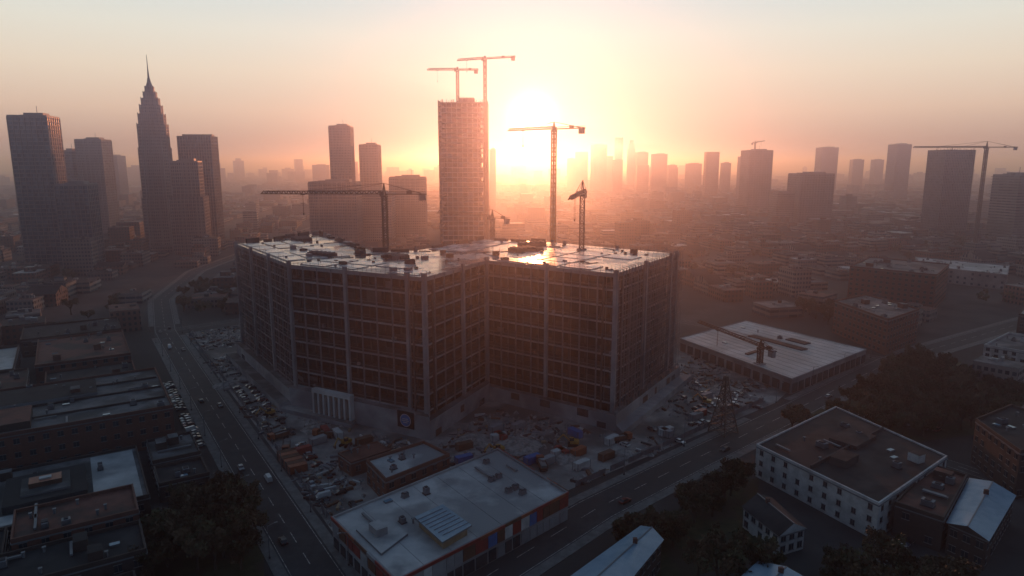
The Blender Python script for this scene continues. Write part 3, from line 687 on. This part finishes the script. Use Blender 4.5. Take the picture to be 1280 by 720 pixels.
def scatter(poly,nn,mind=4.5):
    xs=[p[0] for p in poly];ys=[p[1] for p in poly]; c=0
    for _ in range(nn*12):
        if c>=nn: break
        x=R.uniform(min(xs),max(xs));y=R.uniform(min(ys),max(ys))
        if not inpoly(x,y,poly) or roadd(x,y)<3.5: continue
        if any(math.dist((x,y),p)<mind for p in TP): continue
        TP.append((x,y)); c+=1; inst('tree',R.choice(TM),x,y,0,R.uniform(0,6.3),R.uniform(.75,1.15))
scatter([(-92,150),(-66,150),(-68,168),(-84,198),(-92,200),(-97,186)],30,3.6)
scatter([(26,166),(40,172),(66,196),(78,212),(72,200),(58,182),(38,160),(28,158)],24,3.8)
scatter([(120,268),(140,285),(200,330),(225,300),(200,255),(150,240),(128,255)],80,4.4)
scatter([(95,248),(118,262),(150,238),(128,246),(100,240)],10,4.2)
scatter([(70,150),(100,160),(105,140),(80,120)],14,4.2)
scatter([(40,150),(60,158),(66,148),(50,140)],5,4.2)
scatter([(200,250),(215,300),(300,370),(330,330),(260,230)],20,6)
scatter([(-240,420),(-180,460),(-120,500),(-260,560)],22,6)
scatter([(-330,330),(-300,470),(-240,440),(-235,400)],14,6)
scatter([(190,405),(250,440),(240,470),(170,440)],10,6)
g=MB()
for P_ in ([(118,262),(200,336),(236,300),(205,250),(150,236),(128,248)],[(26,164),(72,206),(80,206),(60,158),(36,150)],[(-96,150),(-60,150),(-66,166),(-88,202),(-99,188)]):
    g.face([(x,y,.006) for x,y in ccw(P_)],'grass')
g.build('grass_verge')
# ------------------------------------------------------------------ vehicles
M['tail']=mat('tail_lamp',(.3,.01,.01))
def carmesh(col,van=False):
    kk='carpaint_%d'%len([k for k in M if k.startswith('carpaint')]); M[kk]=mat(kk,col,tuple(c*.85 for c in col),1,.3,.2)
    mb=MB(); hw=.9
    prof=[(-2.2,.35),(2.2,.35),(2.25,.75),(1.2,.95),(-2.05,1.0),(-2.25,.8)] if not van else [(-2.6,.4),(2.6,.4),(2.65,1.0),(1.9,1.2),(-2.6,1.2)]
    cab=[(1.1,.96),(.35,1.45),(-1.35,1.45),(-1.95,1.0)] if not van else [(1.85,1.2),(1.25,2.1),(-2.55,2.15),(-2.6,1.2)]
    def ext(pr,h0,h1,k,kt):
        n=len(pr)
        for i in range(n):
            a,b=pr[i],pr[(i+1)%n]; top=abs(a[1]-b[1])<.12 and a[1]>1.3
            wa=h1 if a[1]>1.3 else h0; wb=h1 if b[1]>1.3 else h0
            mb.face([(a[0],-wa,a[1]),(b[0],-wb,b[1]),(b[0],wb,b[1]),(a[0],wa,a[1])],kt if top else k)
        for s in(-1,1):
            mb.face([(p[0],s*(h1 if p[1]>1.3 else h0),p[1]) for p in (pr if s<0 else pr[::-1])],k)
    ext(prof,hw,hw,kk,kk); ext(cab,hw-.06,hw-.22,kk if van else 'glass',kk)
    for x in(-1.4,1.4):
        for s in(-1,1):
            N=10; c=[(x+.34*math.cos(2*PI*i/N),.34+.34*math.sin(2*PI*i/N)) for i in range(N)]
            mb.face([(a,s*.93,b) for a,b in c],'rubber')
            for i in range(N): a,b=c[i],c[(i+1)%N]; mb.face([(a[0],s*.93,a[1]),(b[0],s*.93,b[1]),(b[0],s*.7,b[1]),(a[0],s*.7,a[1])],'rubber')
    for s in(-.6,.6): mb.box(2.24,s,.62,.06,.35,.14,0,'white'); mb.box(-2.24,s,.7,.06,.35,.14,0,'tail')
    return mb.mesh('parked_car')
CM=[carmesh(c) for c in ((.42,.42,.43),(.03,.03,.035),(.2,.21,.23),(.06,.08,.13),(.16,.035,.03),(.6,.6,.6),(.10,.10,.11),(.05,.05,.055))]+[carmesh((.6,.6,.6),True)]
ya=math.atan2(av[1],av[0]); yb=math.atan2(.66,.75)
def car(x,y,yaw,name='parked_car'): inst(name,R.choice(CM),x,y,.02,yaw+R.choice([0,PI])+R.uniform(-.04,.04),.92)
for s in range(100,186,3):
    for d in (-11.5,-15.5):
        if R.random()<.8: car(*SDp(s,d),ya+PI/2+.3) if d>-12 or s>164 or s<107 else None
s=22
while s<165:
    for d in (13.5,19.5,):
        if R.random()<.62: car(*SDp(s,d+R.uniform(-.4,.4)),ya+R.choice([PI/2,PI/2,0]))
    s+=3.3
for s in (60,140,240,300):
    car(*SDp(s+R.uniform(-5,5),2.8),ya,'car'); car(*SDp(s+R.uniform(-15,15),-2.8),ya,'car')
car(*SDp(20,-3),ya,'car')
for s in (10,66,150,210): car(24.5+.742*s+2,186+.671*s-2.5,yb,'car')
for s in range(0,44,3):
    if R.random()<.7: car(76+s*.9,262+s*.75+6,yb+PI/2)
    if R.random()<.5: car(60+s*.55+22,246+s*.9+10,yb+.3)
for _ in range(26): 
    x=R.uniform(40,105);y=R.uniform(232,300)
    if inpoly(x,y,SITE) and not inpoly(x,y,inset(MAIN,-12)): car(x,y,yb+R.choice([0,PI/2]))
for s in range(0,40,3): 
    if R.random()<.8: car(86+s*.77+4,160+s*.62-4,yb+PI/2)
for s in range(0,60,3):
    if R.random()<.6: car(140+s*.4,262-s*.3,.6)
def truck():
    mb=MB(); mb.box(0,0,.7,7.5,2.2,.3,0,'concd'); mb.box(3.0,0,1.0,1.9,2.4,2.0,0,'orange','orange'); mb.box(3.96,0,1.9,.06,2.1,.8,0,'glass')
    mb.prism([(-3.7,-1.2),(1.8,-1.2),(1.8,1.2),(-3.7,1.2)],1.1,1.3,'rust')
    for y in(-1.2,1.2): mb.box(-.95,y,1.3,5.5,.1,1.2,0,'rust')
    mb.box(1.8,0,1.3,.1,2.3,1.6,0,'rust'); mb.box(-1,0,1.3,4.8,2.2,.8,0,'dirt')
    for x in(-2.8,-1.6,2.8):
        for s in(-1.05,1.05):
            c=[(x+.5*math.cos(PI*i/5),.5+.5*math.sin(PI*i/5)) for i in range(10)]
            for yy in (s-.15,s+.15): mb.face([(a,yy,b) for a,b in c],'rubber')
            for i in range(10): a,b=c[i],c[(i+1)%10]; mb.face([(a[0],s-.15,a[1]),(b[0],s-.15,b[1]),(b[0],s+.15,b[1]),(a[0],s+.15,a[1])],'rubber')
    return mb.mesh('dump_truck')
def digger():
    mb=MB()
    for s in(-1.2,1.2): mb.box(0,s,.05,3.8,.6,.85,0,'rubber')
    mb.box(0,0,.9,2.0,1.8,.25,0,'concd'); mb.box(-.5,0,1.15,3.2,2.5,1.1,0,'yellow'); mb.box(.5,.8,2.25,1.5,.9,1.2,0,'glass','yellow')
    mb.beam((1,-.1,1.8),(3.6,-.1,4.2),.22,'yellow'); mb.beam((3.6,-.1,4.2),(5.6,-.1,2.0),.18,'yellow'); mb.beam((5.6,-.1,2.0),(5.0,-.1,.9),.45,'rust',.2)
    return mb.mesh('excavator')
TK,DG=truck(),digger()
for x,y in ((-86,238),(-80,228),(-70,240),(10,214),(40,236)): inst('dump_truck',TK,x,y,.02,R.uniform(0,6))
for x,y in ((-60,232),(-98,262),(-5,226),(22,232),(82,275)): inst('excavator',DG,x,y,.02,R.uniform(0,6))
def cont(k):
    mb=MB(); mb.box(0,0,.15,6,2.4,2.5,0,k)
    for i in range(14):
        for s in(-1.22,1.22): mb.box(-2.8+i*.43,s,.2,.16,.08,2.4,0,k)
    for x in(-2.95,2.95):
        for s in(-1.2,1.2): mb.box(x,s,.05,.2,.2,2.7,0,'steel')
    mb.box(3.03,0,.2,.06,.1,2.3,0,'steel'); return mb.mesh('shipping_container')
CT=[cont(k) for k in('orange','rust','bluepanel','conc','steel','white','redpanel')]
for i in range(28):
    for _ in range(40):
        x=R.uniform(-100,90);y=R.uniform(170,300)
        if inpoly(x,y,inset(SITE,6)) and not inpoly(x,y,inset(MAIN,-13)) and all(math.dist((x,y),(f[0],f[1]))>f[2]+2 for f in FOOT if f[1]<260): 
            inst('shipping_container',R.choice(CT),x,y,.01,R.choice([ya,yb,ya+PI/2])+R.uniform(-.1,.1)); break
for i in range(6): inst('site_cabin',CT[0 if i%2 else 1],-78+i*2.7*.55+R.uniform(-.2,.2),222-i*2.7*.83,.01,ya+PI/2)
mb=MB(); cnt=0
for _ in range(60000):
    if cnt>6000: break
    x=R.uniform(-200,125);y=R.uniform(150,440)
    if not inpoly(x,y,SITE) or inpoly(x,y,inset(MAIN,-8)): continue
    if any(math.dist((x,y),(f[0],f[1]))<f[2]-3 for f in FOOT if f[1]<230 and f[0]>-70): continue
    v=math.sin(x*.13+1)*math.cos(y*.11)+math.sin(x*.05-y*.07)
    if v<R.uniform(-.9,1.0): continue
    cnt+=1; s=R.choice([.3,.5,.5,.8,1.3]); r=R.random()
    if r<.75:
        n_=5; pts=[(x+s*math.cos(i*1.257+R.random())*R.uniform(.5,1.2),y+s*math.sin(i*1.257+R.random())*R.uniform(.5,1.2)) for i in range(n_)]
        ap=(x+R.uniform(-.2,.2)*s,y,s*R.uniform(.5,1.3))
        for i in range(n_): a,b=pts[i],pts[(i+1)%n_]; mb.face([(*a,0),(*b,0),ap],'rubble')
    else: mb.box(x,y,0.01,R.uniform(1,5),R.uniform(.3,1.2),R.uniform(.2,.9),R.uniform(0,3.1),R.choice(['timber','concd','steel','conc','steel','rust','slab','rust','concd']))
mb.build('rubble_and_stored_materials')
for (x,y,r_,h_) in ((-30,224,7,2.6),(2,232,9,3),(18,222,6,2.2),(-75,248,6,2),(95,292,8,2.4),(40,224,5,2),(-14,236,8,2.6),(-130,300,7,2.2)):
    mb=MB(); N=22; rings=[]
    for k_ in range(6):
        rr=r_*(1-k_/6); rings.append([(x+rr*math.cos(2*PI*i/N)*R.uniform(.86,1.1),y+rr*math.sin(2*PI*i/N)*R.uniform(.86,1.1),h_*(k_/6)**.8*R.uniform(.85,1.1)) for i in range(N)])
    for a,b in zip(rings,rings[1:]):
        for i in range(N): j=(i+1)%N; mb.face([a[i],a[j],b[j],b[i]],'rubble')
    mb.face(rings[-1],'rubble'); mb.build('spoil_heap')
mb=MB()
for (a,b) in ((SDp(25,11.2),SDp(285,11.2)),((-20,160),(14,192)),((20,200),(108,279))):
    a=Vector(a);b=Vector(b); n_=int((b-a).length/2.4); t=(b-a).normalized()
    for i in range(n_):
        if R.random()<.07: continue
        c_=a+t*(i+.5)*2.4; mb.box(c_.x,c_.y,.05,2.34,.06,1.9,math.atan2(t.y,t.x),'steel' if R.random()<.8 else 'conc'); c_=a+t*i*2.4; mb.beam((c_.x,c_.y,0),(c_.x,c_.y,2.1),.05,'steel')
mb.build('hoarding_fence')
mb=MB(); hh=22
def pw(z): return 3.4*(1-z/hh)**1.2+.5
prev=None
for i in range(9):
    z=hh*i/8; w_=pw(z); c=[(w_,w_,z),(-w_,w_,z),(-w_,-w_,z),(w_,-w_,z)]
    if prev:
        for j in range(4): mb.beam(prev[j],c[j],.16,'cranedark'); mb.beam(prev[j],c[(j+1)%4],.1,'cranedark'); mb.beam(prev[(j+1)%4],c[j],.1,'cranedark'); mb.beam(c[j],c[(j+1)%4],.1,'cranedark')
    prev=c
for z,l in((15,5),(19,4)):
    for s in(-1,1): mb.beam((0,0,z),(s*l,0,z),.14,'cranedark'); mb.beam((0,0,z+1.6),(s*l,0,z),.1,'cranedark'); mb.beam((s*l,0,z),(s*l,0,z-1.2),.1,'conc')
o=mb.build('lattice_pylon'); o.location=(80,245,0); o.rotation_euler=(0,0,.6)
lm=MB(); lm.beam((0,0,0),(0,0,9),.11,'steel',.07); lm.beam((0,0,9),(1.8,0,9.5),.06,'steel'); lm.box(2.1,0,9.4,.9,.35,.16,0,'trim'); lm.box(0,0,0,.4,.4,.5,0,'concd'); lmm=lm.mesh('street_lamp')
for s in range(0,300,32):
    x,y=SDp(s,8); inst('street_lamp',lmm,x,y,.1,ya+PI/2); x,y=SDp(s+14,-8); inst('street_lamp',lmm,x,y,.1,ya-PI/2)
for s in range(-10,260,34):
    x,y=24.5+.742*s-.671*8.5,186+.671*s+.742*8.5; inst('street_lamp',lmm,x,y,.1,yb-PI/2)
# ------------------------------------------------------------------ city fabric
cb=MB(); tr=MB(); cnt=0
def blockd(x,y,r_):
    if inpoly(x,y,inset(SITE,-8)) : return True
    if math.dist((x,y),(135,345))<62+r_*.5: return True
    if any(math.hypot(x-f[0],y-f[1])<f[2]+r_*.6 for f in FOOT): return True
    return roadd(x,y)<r_*.75+4
def fill(y0,y1,cell,th_,xr,trees):
    global cnt
    ct,st_=math.cos(th_),math.sin(th_); n_=int(y1*1.5/cell)
    for i in range(-n_,n_):
        if i%5==0: continue
        for j in range(-n_,n_):
            if j%7==0: continue
            lx,ly=i*cell,j*cell; x=ct*lx-st_*ly; y=st_*lx+ct*ly+y0
            if not(y0<=y<y1) or abs(x)>y*.80+30 or not xr(x,y): continue
            x+=R.uniform(-.12,.12)*cell; y+=R.uniform(-.12,.12)*cell
            rad=cell*.4
            if blockd(x,y,rad): continue
            if R.random()<.14:
                if trees:
                    for _ in range(3):
                        tx,ty=x+R.uniform(-9,9),y+R.uniform(-9,9); rr=R.uniform(3,5)
                        for _ in range(26):
                            d=Vector((R.gauss(0,1),R.gauss(0,1),R.gauss(0,.7))).normalized()*rr*R.uniform(.5,1); c=Vector((tx,ty,rr+2))+d; s=R.uniform(.9,1.7)
                            a=Vector((R.gauss(0,1),R.gauss(0,1),R.gauss(0,1))).normalized(); b=a.orthogonal().normalized()
                            tr.face([tuple(c+a*s),tuple(c+b*s),tuple(c-a*s),tuple(c-b*s)],R.choice(['leafA','leafB']))
                continue
            w_,d_=cell*R.uniform(.45,.92),cell*R.uniform(.45,.92); h=R.choice([6,7,8,9,10,12,13])+R.uniform(-1,1)
            if R.random()<.08: h=R.uniform(16,34) if y>480 else R.uniform(12,18)
            kw=R.choice(['wA','wA','wB','wC']); kt=R.choice(['roofdark','roofdark','roofred','roofgrey','roofgrey','rooflight' if R.random()<.5 else 'roofdark'])
            if cell<40 and R.random()<.25 and h<11:
                cb.box(x,y,0,w_,d_,h,th_,kw); a=w_/2+.4;b=d_/2+.4
                def W(px,py,z): return (x+ct*px-st_*py,y+st_*px+ct*py,z)
                rh=d_*.22
                cb.face([W(-a,-b,h),W(a,-b,h),W(a,0,h+rh),W(-a,0,h+rh)],'roofdark'); cb.face([W(a,b,h),W(-a,b,h),W(-a,0,h+rh),W(a,0,h+rh)],'roofdark')
                cb.face([W(a,-b,h),W(a,b,h),W(a,0,h+rh)],kw); cb.face([W(-a,b,h),W(-a,-b,h),W(-a,0,h+rh)],kw)
            else:
                cb.box(x,y,0,w_,d_,h,th_,kw,kt,False)
                if R.random()<.5: cb.box(x+R.uniform(-.15,.15)*w_,y+R.uniform(-.15,.15)*w_,h,w_*R.uniform(.2,.5),d_*R.uniform(.2,.4),R.uniform(2,4),th_,kw,kt,False)
                if y<900:
                    for _ in range(R.randint(2,6)): cb.box(x+R.uniform(-.35,.35)*w_,y+R.uniform(-.35,.35)*w_*.8,h,R.uniform(1,3.5),R.uniform(1,2.5),R.uniform(.6,2),th_,R.choice(['trim','steel','concd','rooflight']))
            cnt+=1
fill(150,440,27,ya-PI/2,lambda x,y:x<-215-0*y and not(x>-240 and y<330),True)
fill(170,480,27,yb,lambda x,y:x>190 and y<430+x*.2,True)
fill(440,1100,29,.22,lambda x,y:not(x>190 and y<480),True)
fill(1100,2300,46,.1,lambda x,y:True,True)
fill(2300,5200,90,.3,lambda x,y:True,False)
cb.build('low_rise_city_blocks'); tr.build('distant_tree_cover')
fs=MB()
for _ in range(130):
    y=R.uniform(3200,6500); x=R.uniform(-.8,.8)*y; w_=R.uniform(30,70); h=R.uniform(20,60)+ (R.random()**4)*70
    fs.box(x,y,0,w_,w_*.8,h,R.uniform(0,1),'tst','trim',False)
    if R.random()<.4: fs.box(x,y,h,w_*.5,w_*.4,h*.12,0,'trim')
fs.build('distant_skyline')
# ------------------------------------------------------------------ morning haze (real volume layer over the city)
hz=bpy.data.materials.new("morning_haze"); hz.use_nodes=True; nt=hz.node_tree; nt.nodes.clear()
out=nt.nodes.new('ShaderNodeOutputMaterial'); vs_=nt.nodes.new('ShaderNodeVolumeScatter')
vs_.inputs['Color'].default_value=(.42,.45,.64,1); vs_.inputs['Density'].default_value=.00068; vs_.inputs['Anisotropy'].default_value=.84
nt.links.new(vs_.outputs[0],out.inputs['Volume']); M['haze']=hz
mb=MB(); mb.prism([(-12000,-700),(12000,-700),(12000,12000),(-12000,12000)],-5,170,'haze',bottom=True); mb.build('haze')
print('blocks',cnt)
